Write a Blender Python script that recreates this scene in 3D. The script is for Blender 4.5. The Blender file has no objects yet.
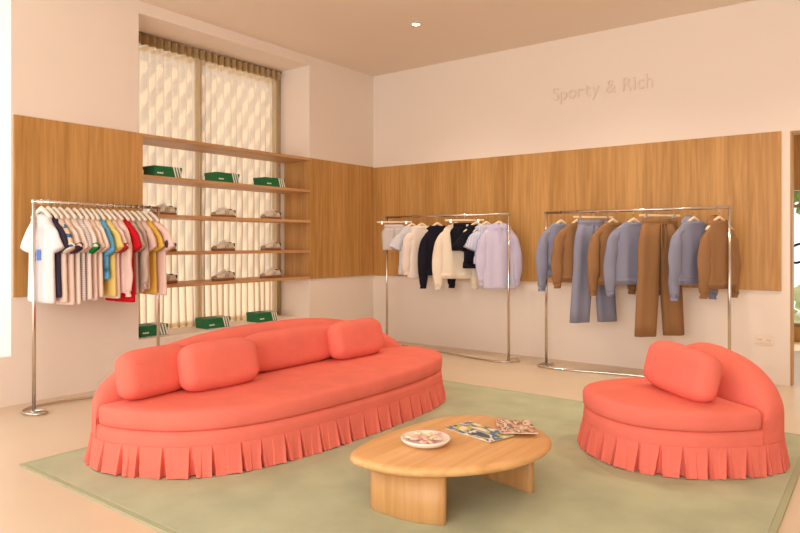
import bpy, bmesh, math, random
from mathutils import Vector, Matrix, noise
random.seed(7)
PI = math.pi
SC = bpy.context.scene
COL = SC.collection

# ------------------------------------------------------------------ camera, world, sun, exposure
cam = bpy.data.cameras.new('camera'); camo = bpy.data.objects.new('camera', cam); COL.objects.link(camo)
cam.sensor_width = 36; cam.lens = 647 / 800 * 36; cam.shift_y = -23.5 / 800
camo.location = (5.378, -6.563, 1.25); camo.rotation_euler = (PI / 2, 0, math.atan2(.6016, .7988))
SC.camera = camo
SC.view_settings.view_transform = 'Standard'; SC.view_settings.look = 'None'
SC.view_settings.gamma = 1; SC.view_settings.use_curve_mapping = False
SC.view_settings.exposure = 0.10

wd = bpy.data.worlds.new('world'); SC.world = wd; wd.use_nodes = True
bg = wd.node_tree.nodes['Background']; bg.inputs[0].default_value = (1.0, .965, .92, 1); bg.inputs[1].default_value = 1.5

sun = bpy.data.lights.new('sun', 'SUN'); sun.energy = 4.2; sun.angle = math.radians(.5); sun.color = (1, .90, .74)
suno = bpy.data.objects.new('sun', sun); COL.objects.link(suno)
suno.rotation_euler = Vector((.85, -.8, -1.5)).to_track_quat('-Z', 'Y').to_euler(); suno.location = (-4, 4, 8)

def area(name, loc, aim, sx, sy, power, color):
    l = bpy.data.lights.new(name, 'AREA'); l.shape = 'RECTANGLE'; l.size = sx; l.size_y = sy; l.energy = power; l.color = color
    o = bpy.data.objects.new(name, l); COL.objects.link(o); o.location = loc
    o.rotation_euler = (Vector(aim) - Vector(loc)).to_track_quat('-Z', 'Y').to_euler(); return o
area('fill_behind_camera', (4.6, -9.5, 1.9), (3.0, -1.0, 0.9), 4.5, 3.0, 160, (1, .94, .87))  # fill light added behind the camera; no shopfront is built
area('daylight_window', (-1.5, -5.6, 2.0), (2.0, -5.2, 1.2), 2.0, 2.8, 32, (.86, .95, 1))
area('daylight_curtain', (-2.4, -2.25, .5), (0, -2.25, .9), 2.4, 1.2, 42, (.96, .97, 1))

# ------------------------------------------------------------------ helpers
def lin(c):
    return tuple(((v / 255) / 12.92 if v / 255 <= .04045 else ((v / 255 + .055) / 1.055) ** 2.4) for v in c)

def mat(name, rgb, rough=.6, metal=0, noise_amt=0, noise_scale=20, bump=0, bump_scale=200, spec=.5, coords='Object', stretch=(1, 1, 1), rgb2=None):
    m = bpy.data.materials.new(name); m.use_nodes = True; nt = m.node_tree; b = nt.nodes['Principled BSDF']
    c = lin(rgb) + (1,)
    b.inputs['Base Color'].default_value = c; b.inputs['Roughness'].default_value = rough
    b.inputs['Metallic'].default_value = metal; b.inputs['Specular IOR Level'].default_value = spec
    if noise_amt or bump or rgb2:
        tc = nt.nodes.new('ShaderNodeTexCoord'); mp = nt.nodes.new('ShaderNodeMapping'); nt.links.new(tc.outputs[coords], mp.inputs[0])
        mp.inputs['Scale'].default_value = stretch
    if noise_amt or rgb2:
        n = nt.nodes.new('ShaderNodeTexNoise'); n.inputs['Scale'].default_value = noise_scale; n.inputs['Detail'].default_value = 6
        nt.links.new(mp.outputs[0], n.inputs['Vector'])
        r = nt.nodes.new('ShaderNodeValToRGB'); nt.links.new(n.outputs['Fac'], r.inputs[0])
        r.color_ramp.elements[0].position = .35; r.color_ramp.elements[1].position = .65
        r.color_ramp.elements[0].color = tuple(v * (1 - noise_amt) for v in c[:3]) + (1,)
        r.color_ramp.elements[1].color = (lin(rgb2) + (1,)) if rgb2 else tuple(min(1, v * (1 + noise_amt)) for v in c[:3]) + (1,)
        nt.links.new(r.outputs[0], b.inputs['Base Color'])
    if bump:
        n2 = nt.nodes.new('ShaderNodeTexNoise'); n2.inputs['Scale'].default_value = bump_scale; n2.inputs['Detail'].default_value = 3
        nt.links.new(mp.outputs[0], n2.inputs['Vector'])
        bp = nt.nodes.new('ShaderNodeBump'); bp.inputs['Strength'].default_value = bump; bp.inputs['Distance'].default_value = .01
        nt.links.new(n2.outputs['Fac'], bp.inputs['Height']); nt.links.new(bp.outputs[0], b.inputs['Normal'])
    return m

def wood(name, dark, light, grain='Z', rough=.45, scale=1.0):
    m = bpy.data.materials.new(name); m.use_nodes = True; nt = m.node_tree; b = nt.nodes['Principled BSDF']
    tc = nt.nodes.new('ShaderNodeTexCoord'); mp = nt.nodes.new('ShaderNodeMapping'); nt.links.new(tc.outputs['Object'], mp.inputs[0])
    lo, hi = 1.6 * scale, 34 * scale
    mp.inputs['Scale'].default_value = {'Z': (hi, hi, lo), 'Y': (hi, lo, hi), 'X': (lo, hi, hi)}[grain]
    n = nt.nodes.new('ShaderNodeTexNoise'); n.inputs['Scale'].default_value = 1; n.inputs['Detail'].default_value = 7; n.inputs['Distortion'].default_value = .6
    nt.links.new(mp.outputs[0], n.inputs['Vector'])
    mp2 = nt.nodes.new('ShaderNodeMapping'); nt.links.new(tc.outputs['Object'], mp2.inputs[0])
    lo2, hi2 = .15, 5.5
    mp2.inputs['Scale'].default_value = {'Z': (hi2, hi2, lo2), 'Y': (hi2, lo2, hi2), 'X': (lo2, hi2, hi2)}[grain]
    n2 = nt.nodes.new('ShaderNodeTexNoise'); n2.inputs['Scale'].default_value = 1; n2.inputs['Detail'].default_value = 1
    nt.links.new(mp2.outputs[0], n2.inputs['Vector'])
    mx = nt.nodes.new('ShaderNodeMath'); mx.operation = 'MULTIPLY_ADD'; nt.links.new(n.outputs['Fac'], mx.inputs[0]); mx.inputs[1].default_value = .6
    ml = nt.nodes.new('ShaderNodeMath'); ml.operation = 'MULTIPLY'; nt.links.new(n2.outputs['Fac'], ml.inputs[0]); ml.inputs[1].default_value = .4
    nt.links.new(ml.outputs[0], mx.inputs[2])
    r = nt.nodes.new('ShaderNodeValToRGB'); nt.links.new(mx.outputs[0], r.inputs[0])
    r.color_ramp.elements[0].position = .34; r.color_ramp.elements[1].position = .62
    r.color_ramp.elements[0].color = lin(dark) + (1,); r.color_ramp.elements[1].color = lin(light) + (1,)
    nt.links.new(r.outputs[0], b.inputs['Base Color']); b.inputs['Roughness'].default_value = rough
    b.inputs['Specular IOR Level'].default_value = .35
    return m

def striped(name, c1, c2, axis=0, freq=60, rough=.85, duty=.5):
    m = bpy.data.materials.new(name); m.use_nodes = True; nt = m.node_tree; b = nt.nodes['Principled BSDF']
    tc = nt.nodes.new('ShaderNodeTexCoord'); sp = nt.nodes.new('ShaderNodeSeparateXYZ'); nt.links.new(tc.outputs['Object'], sp.inputs[0])
    a = nt.nodes.new('ShaderNodeMath'); a.operation = 'MULTIPLY'; nt.links.new(sp.outputs[axis], a.inputs[0]); a.inputs[1].default_value = freq
    f = nt.nodes.new('ShaderNodeMath'); f.operation = 'FRACT'; nt.links.new(a.outputs[0], f.inputs[0])
    g = nt.nodes.new('ShaderNodeMath'); g.operation = 'GREATER_THAN'; nt.links.new(f.outputs[0], g.inputs[0]); g.inputs[1].default_value = duty
    mx = nt.nodes.new('ShaderNodeMix'); mx.data_type = 'RGBA'; nt.links.new(g.outputs[0], mx.inputs[0])
    mx.inputs[6].default_value = lin(c1) + (1,); mx.inputs[7].default_value = lin(c2) + (1,)
    nt.links.new(mx.outputs[2], b.inputs['Base Color']); b.inputs['Roughness'].default_value = rough
    return m

def obj(name, bm, m, parent=None, smooth=False, loc=None):
    me = bpy.data.meshes.new(name); bmesh.ops.recalc_face_normals(bm, faces=bm.faces[:]); bm.to_mesh(me); bm.free()
    if smooth:
        for p in me.polygons: p.use_smooth = True
    o = bpy.data.objects.new(name, me); COL.objects.link(o); me.materials.append(m)
    if parent: o.parent = parent
    if loc: o.location = loc
    return o

def tag(o, label, cat, group=None):
    o['label'] = label; o['category'] = cat
    if group: o['group'] = group
    return o

def thing(name, label, cat, loc=(0, 0, 0), rz=0, group=None):
    o = bpy.data.objects.new(name, None); COL.objects.link(o); o.location = loc; o.rotation_euler = (0, 0, rz)
    o.empty_display_size = .1
    return tag(o, label, cat, group)

def struct(name, bm, m, smooth=False):
    o = obj(name, bm, m, None, smooth); o['kind'] = 'structure'; return o

def copy_tree(o, parent=None):
    c = o.copy(); COL.objects.link(c)
    if parent: c.parent = parent
    for ch in list(o.children): copy_tree(ch, c)
    return c

def BM(): return bmesh.new()

def box(bm, x0, x1, y0, y1, z0, z1, bev=0):
    vs = [bm.verts.new((x, y, z)) for z in (z0, z1) for y in (y0, y1) for x in (x0, x1)]
    fs = [bm.faces.new([vs[i] for i in f]) for f in ((0, 2, 3, 1), (4, 5, 7, 6), (0, 1, 5, 4), (2, 6, 7, 3), (0, 4, 6, 2), (1, 3, 7, 5))]
    if bev:
        es = list({e for f in fs for e in f.edges})
        bmesh.ops.bevel(bm, geom=es, offset=bev, segments=2, profile=.6, affect='EDGES')
    return bm

def rings(bm, rs, cap0=True, cap1=True):
    """loft through rings of equal vertex count"""
    V = [[bm.verts.new(p) for p in r] for r in rs]; n = len(V[0])
    for a, b in zip(V, V[1:]):
        for i in range(n):
            j = (i + 1) % n; bm.faces.new((a[i], a[j], b[j], b[i]))
    for r, flag in ((V[0], cap0), (V[-1], cap1)):
        if flag:
            c = bm.verts.new(sum((v.co for v in r), Vector()) / n)
            for i in range(n): bm.faces.new((r[i], r[(i + 1) % n], c))
    return bm

def tube(bm, pts, r, n=10, closed=False):
    pts = [Vector(p) for p in pts]; N = len(pts); rs = []; up = None
    rad = r if isinstance(r, (list, tuple)) else [r] * N
    for i in range(N):
        if closed: t = (pts[(i + 1) % N] - pts[i - 1]).normalized()
        else: t = (pts[min(i + 1, N - 1)] - pts[max(i - 1, 0)]).normalized()
        if up is None:
            up = Vector((0, 0, 1)) if abs(t.z) < .9 else Vector((1, 0, 0))
        a = (up - t * up.dot(t)).normalized(); b = t.cross(a); up = a
        rs.append([pts[i] + (a * math.cos(k * 2 * PI / n) + b * math.sin(k * 2 * PI / n)) * rad[i] for k in range(n)])
    if closed: rs.append(rs[0]); rings(bm, rs, False, False); bmesh.ops.remove_doubles(bm, verts=bm.verts, dist=1e-5)
    else: rings(bm, rs)
    return bm

def spline(pts, per=8, closed=True):
    """Catmull-Rom through points"""
    P = [Vector(p) for p in pts]; N = len(P); out = []
    for i in range(N if closed else N - 1):
        if closed: p0, p1, p2, p3 = P[i - 1], P[i], P[(i + 1) % N], P[(i + 2) % N]
        else: p0, p1, p2, p3 = P[max(i - 1, 0)], P[i], P[i + 1], P[min(i + 2, N - 1)]
        for k in range(per):
            t = k / per
            out.append(.5 * ((2 * p1) + (p2 - p0) * t + (2 * p0 - 5 * p1 + 4 * p2 - p3) * t * t + (3 * p1 - p0 - 3 * p2 + p3) * t ** 3))
    if not closed: out.append(P[-1])
    return out

def resample(poly, n):
    """even arc-length resample of a closed 2D polygon"""
    P = [Vector((p[0], p[1])) for p in poly]; L = [0]
    for i in range(len(P)): L.append(L[-1] + (P[(i + 1) % len(P)] - P[i]).length)
    out = []; k = 0
    for i in range(n):
        s = L[-1] * i / n
        while L[k + 1] < s: k += 1
        f = (s - L[k]) / max(1e-9, L[k + 1] - L[k]); out.append(P[k].lerp(P[(k + 1) % len(P)], f))
    return out, L[-1]

def normals2(P):
    n = len(P); A = sum(P[i].x * P[(i + 1) % n].y - P[(i + 1) % n].x * P[i].y for i in range(n)); s = 1 if A > 0 else -1
    out = []
    for i in range(n):
        t = (P[(i + 1) % n] - P[i - 1]).normalized(); out.append(Vector((t.y, -t.x)) * s)
    return out

def prism(bm, poly, prof):
    """stack of outlines: prof = [(inset, z), ...]"""
    N = normals2(poly)
    rings(bm, [[(p.x - q.x * d, p.y - q.y * d, z) for p, q in zip(poly, N)] for d, z in prof]); return bm

def round_prof(z0, z1, r0, r1, k=5):
    pr = [(r0 * (1 - math.cos(a)) if False else r0 * (1 - math.sin(a)), z0 + r0 * (1 - math.cos(a))) for a in [PI / 2 * i / k for i in range(k + 1)]]
    pr += [(r1 * (1 - math.cos(a)), z1 - r1 * (1 - math.sin(a))) for a in [PI / 2 * i / k for i in range(k + 1)]]
    return pr

def lathe(bm, prof, n=32, c=(0, 0)):
    rings(bm, [[(c[0] + r * math.cos(2 * PI * i / n), c[1] + r * math.sin(2 * PI * i / n), z) for i in range(n)] for r, z in prof]); return bm

# ------------------------------------------------------------------ materials
M = {}
M['wall'] = mat('cream_plaster', (241, 228, 216), .9, bump=.03, bump_scale=40, spec=.2)
M['ceil'] = mat('ceiling_plaster', (243, 229, 214), .9, spec=.2)
M['floor'] = mat('beige_floor', (220, 199, 172), .32, noise_amt=.03, noise_scale=1.5, spec=.4)
M['oak'] = wood('oak_panel', (172, 124, 64), (206, 157, 94), 'Z')
M['shelfwood'] = wood('shelf_oak', (192, 142, 92), (214, 168, 118), 'Y')
M['tablewood'] = wood('table_oak', (214, 158, 98), (236, 186, 128), 'Y', .4, .7)
M['tableleg_shaded'] = wood('leg_oak_shaded', (188, 138, 82), (210, 162, 108), 'Z', .4, .7)  # table oak darkened, putting the legs' shade into the colour
M['coral'] = mat('coral_fabric', (238, 123, 107), .85, noise_amt=.04, noise_scale=6, bump=.12, bump_scale=420, spec=.2)
M['rug'] = mat('sage_rug', (184, 188, 158), .95, noise_amt=.09, noise_scale=3.2, bump=.25, bump_scale=300, spec=.1)
M['rugedge'] = mat('rug_edge', (174, 176, 144), .95, spec=.1)
M['steel'] = mat('brushed_steel', (214, 206, 198), .18, 1)
M['whitewood'] = mat('white_hanger', (246, 236, 222), .5)
M['creamwood'] = mat('cream_hanger', (240, 216, 180), .5)
M['green'] = mat('green_card', (14, 112, 62), .55)
M['white'] = mat('white_print', (244, 240, 230), .6)
M['sole'] = mat('gum_sole', (150, 96, 62), .6)
M['shoe'] = mat('cream_leather', (232, 222, 204), .5)
M['shoegrey'] = mat('grey_suede', (170, 158, 140), .8)
M['shoedark'] = mat('dark_lining', (70, 62, 56), .8)
M['frame'] = mat('window_frame', (150, 124, 92), .5)
M['tape'] = mat('heading_tape', (170, 142, 100), .9)
M['hedge'] = mat('hedge_green', (120, 150, 70), .9, noise_amt=.4, noise_scale=8)
M['black'] = mat('black_metal', (24, 22, 20), .4, .6)
M['ceramic'] = mat('white_ceramic', (245, 232, 222), .25)
M['pink'] = mat('pink_piece', (240, 190, 176), .6, noise_amt=.15, noise_scale=60)
M['cream'] = mat('cream_piece', (244, 220, 178), .6, noise_amt=.1, noise_scale=60)
M['letter'] = mat('letter_plaster', (236, 219, 204), .8)
M['outlet'] = mat('outlet_plastic', (241, 222, 204), .45)

# sheer curtain
m = bpy.data.materials.new('sheer_curtain'); m.use_nodes = True; nt = m.node_tree; nt.nodes.clear()
out = nt.nodes.new('ShaderNodeOutputMaterial'); d = nt.nodes.new('ShaderNodeBsdfDiffuse'); t = nt.nodes.new('ShaderNodeBsdfTranslucent'); tr = nt.nodes.new('ShaderNodeBsdfTransparent')
d.inputs[0].default_value = lin((212, 188, 152)) + (1,); t.inputs[0].default_value = lin((216, 190, 152)) + (1,)
a = nt.nodes.new('ShaderNodeMixShader'); a.inputs[0].default_value = .55; b_ = nt.nodes.new('ShaderNodeMixShader'); b_.inputs[0].default_value = .16
nt.links.new(d.outputs[0], a.inputs[1]); nt.links.new(t.outputs[0], a.inputs[2]); nt.links.new(a.outputs[0], b_.inputs[1]); nt.links.new(tr.outputs[0], b_.inputs[2]); nt.links.new(b_.outputs[0], out.inputs[0])
M['sheer'] = m
m = bpy.data.materials.new('clear_glass'); m.use_nodes = True; nt = m.node_tree; nt.nodes.clear()
out = nt.nodes.new('ShaderNodeOutputMaterial'); g = nt.nodes.new('ShaderNodeBsdfGlossy'); g.inputs['Roughness'].default_value = .02; tr = nt.nodes.new('ShaderNodeBsdfTransparent')
mx = nt.nodes.new('ShaderNodeMixShader'); mx.inputs[0].default_value = .07
nt.links.new(tr.outputs[0], mx.inputs[1]); nt.links.new(g.outputs[0], mx.inputs[2]); nt.links.new(mx.outputs[0], out.inputs[0])
M['glass'] = m
m = bpy.data.materials.new('lamp_glow'); m.use_nodes = True; nt = m.node_tree; nt.nodes.clear()
out = nt.nodes.new('ShaderNodeOutputMaterial'); e = nt.nodes.new('ShaderNodeEmission'); e.inputs[0].default_value = (1, .85, .62, 1); e.inputs[1].default_value = 14; nt.links.new(e.outputs[0], out.inputs[0])
M['glow'] = m

# ------------------------------------------------------------------ the setting
YR0, YR1 = -3.33, -1.176       # curtained window recess
H = 3.43
b = BM(); box(b, -.75, 9, -9, 3.2, -.1, 0); struct('floor', b, M['floor'])
b = BM(); box(b, -.58, 9, -9, .15, H, H + .12); struct('ceiling', b, M['ceil'])
b = BM()
box(b, -.58, 0, YR1, .15, 0, H); box(b, -.58, 0, -4.39, YR0, 0, H); box(b, -.58, 0, -9, -6.6, 0, H)
for y0, y1 in ((YR0, YR1), (-6.6, -4.39)):
    box(b, -.58, 0, y0, y1, 0, .38); box(b, -.58, 0, y0, y1, 3.32, H)
struct('wall_left', b, M['wall'])
b = BM(); box(b, 0, 4.70, 0, .15, 0, H); box(b, 4.70, 6.2, 0, .15, 2.228, H); box(b, 6.2, 9, 0, .15, 0, H); struct('wall_back', b, M['wall'])
b = BM(); box(b, 8.6, 8.75, -9, .15, 0, H); struct('wall_right', b, M['wall'])
# oak cladding between knee and picture height
b = BM(); box(b, 0, .02, -4.376, -3.30, .832, 2.238, .002); struct('trim_1', b, M['oak'])
b = BM(); box(b, 0, .02, -1.15, -.02, .832, 2.238, .002); struct('trim_2', b, M['oak'])
b = BM(); box(b, 0, 4.634, -.02, 0, .828, 2.232, .002); struct('trim_3', b, M['oak'])

def window(name, y0, y1, mull):
    b = BM(); x0, x1 = -.575, -.525
    for a, c in ((y0, y0 + .06), (y1 - .06, y1)): box(b, x0, x1, a, c, .36, 3.32)
    box(b, x0, x1, y0, y1, .36, .42); box(b, x0, x1, y0, y1, 3.24, 3.32)
    for y in mull: box(b, x0, x1, y - .03, y + .03, .36, 3.32)
    o = struct(name, b, M['frame'])
    g = BM(); box(g, -.553, -.547, y0 + .05, y1 - .05, .41, 3.25); obj('pane', g, M['glass'], o)
window('window_1', YR0, YR1, (-2.30,)); window('window_2', -6.6, -4.39, (-5.5,))

# adjoining room seen through the doorway in the back wall
b = BM(); box(b, 2.5, 9, 3.0, 3.15, 1.92, 2.9); box(b, 2.5, 9, 3.0, 3.15, 0, .18); box(b, 2.35, 2.5, .15, 3.15, 0, 2.9); struct('wall_far', b, M['oak'])
b = BM(); box(b, 2.35, 9, .15, 3.2, 2.8, 2.9); o = struct('ceiling_far', b, M['ceil'])
b = BM(); box(b, 4.70, 4.715, .02, .15, 0, 2.228); box(b, 4.715, 6.2, .02, .15, 2.213, 2.228); struct('trim_4', b, M['oak'])
b = BM()
for x in (2.5, 4.2, 5.6, 7.0): box(b, x, x + .05, 3.04, 3.1, .18, 1.92)
box(b, 2.5, 9, 3.04, 3.1, .18, .23); box(b, 2.5, 9, 3.04, 3.1, 1.70, 1.74)
o = struct('window_3', b, M['frame']); g = BM(); box(g, 2.5, 9, 3.066, 3.072, .2, 1.92); obj('pane', g, M['glass'], o)
b = BM()
for i in range(160):
    x, z = random.uniform(1.2, 5.6), random.uniform(1.75, 2.5)
    bmesh.ops.create_icosphere(b, subdivisions=1, radius=random.uniform(.08, .17), matrix=Matrix.Translation((x, random.uniform(5.0, 5.5), z)))
tag(obj('hedge', b, M['hedge']), 'green foliage seen outside through the window past the doorway', 'hedge')
b = BM()
for i in range(90):
    bmesh.ops.create_icosphere(b, subdivisions=1, radius=random.uniform(.10, .2), matrix=Matrix.Translation((random.uniform(1.2, 5.6), random.uniform(4.6, 5.2), random.uniform(0, .62))))
tag(obj('shrub_row', b, mat('pale_shrub', (196, 204, 160), .9, noise_amt=.2, noise_scale=6)), 'pale low shrubs seen outside below the window past the doorway', 'shrubs')
t = thing('metal_stand', 'black curved metal frame standing inside the doorway at the right edge', 'stand', (4.62, 2.2, 0))
b = BM(); tube(b, spline([(-.1, 0, 1.22), (.05, 0, 1.25), (.22, 0, 1.2), (.3, 0, 1.08), (.2, 0, .98), (.05, 0, 1.06), (-.1, 0, 1.02), (-.16, 0, 1.12)], 8), .014, 8, True); obj('hoop', b, M['black'], t, True)
b = BM(); tube(b, [(0, 0, 1.03), (.02, 0, .5), (.1, 0, .012)], .012, 8); obj('upright', b, M['black'], t, True)
b = BM(); tube(b, [(.25, 0, 1.02), (.2, 0, .5), (.3, 0, .012)], .012, 8); obj('upright', b, M['black'], t, True)
b = BM(); lathe(b, [(.2, 0), (.2, .012)], 24, (.15, 0)); obj('base_plate', b, M['black'], t)

# slatted sun screen outside the windows: throws the slanting bands on the curtain
t = thing('sun_screen', 'timber beam screen outside the curtained window', 'screen', (-.60, -.4, 0))
for i in range(26):
    y = -3.2 + i * .17
    b = BM(); box(b, -1.5, 0, y, y + .08, 3.66, 3.685); obj('beam', b, M['oak'], t)

# ------------------------------------------------------------------ curtain
t = thing('curtain', 'sheer cream floor-length pleated curtain hanging behind the shelving', 'curtain', (-.47, 0, 0))
def panel(y0, y1, seed):
    bm = BM(); n = 150; zs = [.37 + (3.29 - .37) * k / 14 for k in range(15)]; g = []
    for k, z in enumerate(zs):
        row = []
        for i in range(n + 1):
            u = i / n; amp = .018 + .02 * (1 - z / 3.3)
            ph = u * (y1 - y0) / .085 * 2 * PI + .9 * noise.noise((u * 7, seed, z * .25)) * 2
            w = 1 if True else 0
            row.append(bm.verts.new((amp * math.sin(ph) + .010 * noise.noise((u * 13, seed + 5, z)), y0 + (y1 - y0) * u + .012 * math.cos(ph) * (1 - z / 3.3) + .02 * noise.noise((u * 5, seed + 9, z * .7)) * (1 - z / 3.3) * 2, z)))
        g.append(row)
    for k in range(14):
        for i in range(n): bm.faces.new((g[k][i], g[k][i + 1], g[k + 1][i + 1], g[k + 1][i]))
    return bm
obj('curtain_panel', panel(YR0 + .01, -2.312, 1.3), M['sheer'], t, True)
obj('curtain_panel', panel(-2.325, YR1 - .04, 4.1), M['sheer'], t, True)
b = BM(); n = 360; g = []
for z in (3.20, 3.24, 3.275, 3.30):
    g.append([b.verts.new((.024 * math.sin(i / n * (YR1 - YR0) / .085 * 2 * PI) + .012, YR0 + .01 + (YR1 - YR0 - .06) * i / n, z)) for i in range(n + 1)])
for k in range(3):
    for i in range(n): b.faces.new((g[k][i], g[k][i + 1], g[k + 1][i + 1], g[k + 1][i]))
o = obj('heading', b, M['tape'], t, True); o['label'] = 'tan gathered heading tape'
b = BM(); tube(b, [(0, YR0 + .01, 3.305), (0, YR1 - .01, 3.305)], .012, 8); obj('rail', b, M['frame'], t, True)
b = BM(); tube(b, [(0, YR1 - .035, .37), (0, YR1 - .035, 3.29)], .015, 10); o = obj('edge_shade', b, M['tape'], t, True)  # tan colour stands in for shade on the curtain's right edge

# ------------------------------------------------------------------ wall shelving in the recess
t = thing('shelving_unit', 'oak open shelving of five boards across the curtained window', 'shelf', (0, -3.30, .832))
ZS = [2.222, 1.868, 1.515, 1.168, .834]      # board tops (bottom one: underside at .834)
L = -1.15 + 3.30
SH = []
for i, z in enumerate(ZS):
    z1 = z if i else 2.238
    if i == 4: z1 = .862
    b = BM(); box(b, -.42, .02, 0, L - .03, z1 - .03 - .832, z1 - .832, .002); obj('shelf_board', b, M['shelfwood'], t); SH.append(z1)
b = BM(); box(b, -.42, .02, L - .03, L, 0, 2.238 - .832, .002); obj('side_panel', b, M['oak'], t)
b = BM(); box(b, -.42, 0, 0, .012, 0, 2.238 - .832, .002); obj('side_panel', b, M['oak'], t)

# shoe boxes
def shoe_box():
    t = bpy.data.objects.new('shoe_box', None); COL.objects.link(t)
    w, dp, h = .285, .19, .098
    b = BM(); box(b, -dp / 2, dp / 2, -w / 2, w / 2, 0, h, .002); obj('carton', b, M['green'], t)
    b = BM(); box(b, -dp / 2 - .004, dp / 2 + .004, -w / 2 - .004, w / 2 + .004, h - .028, h + .004, .002); obj('lid', b, M['green'], t)
    for k in range(3):
        y = w / 2 - .098 + k * .029
        b = BM(); x = dp / 2 + .0046; hc = h
        for (za, zb, sh) in ((0.004, h + .004, .028),):
            vs = [b.verts.new(p) for p in ((x, y + sh, za), (x, y + sh + .016, za), (x, y + .016, zb), (x, y, zb))]; b.faces.new(vs)
            vs2 = [b.verts.new(p) for p in ((x, y, zb), (x, y + .016, zb), (-x, y + .016, zb + .0008), (-x, y, zb + .0008))]; b.faces.new(vs2)
        o = obj('stripe', b, M['white'], t)
    for y0, y1 in ((-.115, -.055), (-.04, .015)):
        b = BM(); n = 7
        for i in range(n):
            ya = y0 + (y1 - y0) * i / n
            hh = .010 if i % 3 else .014
            box(b, dp / 2 + .0005, dp / 2 + .0015, ya, ya + (y1 - y0) / n * 1.02, .030, .030 + hh)
        obj('lettering', b, M['white'], t); return t
SBL = [
 (-3.005, 1, 'green three-striped shoe box at the left end of the upper shelf'),
 (-2.315, 1, 'green three-striped shoe box in the middle of the upper shelf'),
 (-1.675, 1, 'green three-striped shoe box at the right end of the upper shelf'),
 (-3.11, 9, 'green three-striped shoe box on the window sill, below the left clothes rack'),
 (-2.375, 9, 'green three-striped shoe box in the middle of the window sill'),
 (-1.715, 9, 'green three-striped shoe box at the right end of the window sill')]
sb0 = shoe_box()
for i, (y, lv, lab) in enumerate(SBL):
    o = sb0 if i == 0 else copy_tree(sb0)
    o.location = (-.13 if lv == 1 else -.20, y, SH[1] if lv == 1 else .38); o.rotation_euler = (0, 0, 0)
    tag(o, lab, 'shoe box', 'green shoe boxes around the shelving')

# shoes, toe towards -y
def shoe():
    t = bpy.data.objects.new('sneaker', None); COL.objects.link(t)
    out = spline([(0, -.145), (.036, -.125), (.046, -.08), (.040, -.02), (.034, .05), (.036, .10), (.026, .138), (0, .145), (-.026, .138), (-.034, .10), (-.030, .05), (-.036, -.02), (-.046, -.07), (-.038, -.12)], 5)
    P, _ = resample(out, 48)
    b = BM(); prism(b, P, [(.004, 0), (0, .004), (0, .022), (.004, .026)]); obj('sole', b, M['sole'], t, True)
    st = [(-.138, .018, .040), (-.12, .034, .052), (-.085, .041, .062), (-.045, .039, .074), (-.01, .035, .090), (.03, .032, .097), (.07, .031, .088), (.108, .029, .086), (.128, .022, .076), (.140, .010, .05)]
    b = BM(); R = []
    for y, w, h in st:
        R.append([(w * math.cos(a) * (1 if math.sin(a) < .5 else .95), y, .022 + (h - .022) * max(0, math.sin(a)) ** .8) if math.sin(a) >= 0 else (w * math.cos(a), y, .022) for a in [2 * PI * k / 18 for k in range(18)]])
    rings(b, R); obj('upper', b, M['shoe'], t, True)
    b = BM(); pts = [(-.13, .036, .036), (-.115, .036, .048), (-.085, .043, .050)]
    R = []
    for y, w, h in [(-.143, .012, .036), (-.130, .031, .045), (-.11, .039, .052)]:
        R.append([(w * 1.03 * math.cos(a), y, .022 + (h - .018) * max(0, math.sin(a))) for a in [2 * PI * k / 18 for k in range(18)]])
    rings(b, R); obj('toe_cap', b, M['shoegrey'], t, True)
    b = BM(); box(b, -.02, .02, .126, .141, .045, .080, .004); obj('heel_tab', b, M['shoedark'], t)
    b = BM()
    for k in range(5): tube(b, [(-.026, -.05 + k * .018, .078 + k * .006), (0, -.052 + k * .018, .092 + k * .006), (.026, -.05 + k * .018, .078 + k * .006)], .004, 6)
    obj('laces', b, M['white'], t, True)
    b = BM(); lathe(b, [(.016, .080), (.017, .0905)], 20, (0, 0))
    for v in b.verts: v.co.y = v.co.y * 1.9 + .075
    obj('lining', b, M['shoedark'], t, True)
    b = BM()
    for s in (-1, 1):
        for k in range(3):
            y = -.01 + k * .02
            vs = [b.verts.new(p) for p in ((s * .0385, y, .03), (s * .0385, y + .008, .03), (s * .033, y + .024, .075), (s * .033, y + .016, .075))]; b.faces.new(vs)
    obj('side_stripes', b, M['shoegrey'], t); return t
sh0 = shoe(); k = 0
for lv, nm in ((2, 'top'), (3, 'middle'), (4, 'bottom')):
    for y, pos in ((-3.00, 'left'), (-2.30, 'centre'), (-1.65, 'right')):
        o = sh0 if k == 0 else copy_tree(sh0); k += 1
        o.location = (-.13, y, SH[lv]); o.rotation_euler = (0, 0, random.uniform(-.08, .08))
        row = {'top': 'uppermost of the three shoe shelves', 'middle': 'middle shoe shelf', 'bottom': 'lowest shelf'}[nm]
        if pos == 'left': lab = 'cream sneaker behind the left clothes rack on the ' + row
        elif pos == 'centre': lab = 'cream sneaker at the centre of the ' + row
        else: lab = 'cream sneaker at the right end of the ' + row
        tag(o, lab, 'shoe', 'single sneakers on the shelving')

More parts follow.
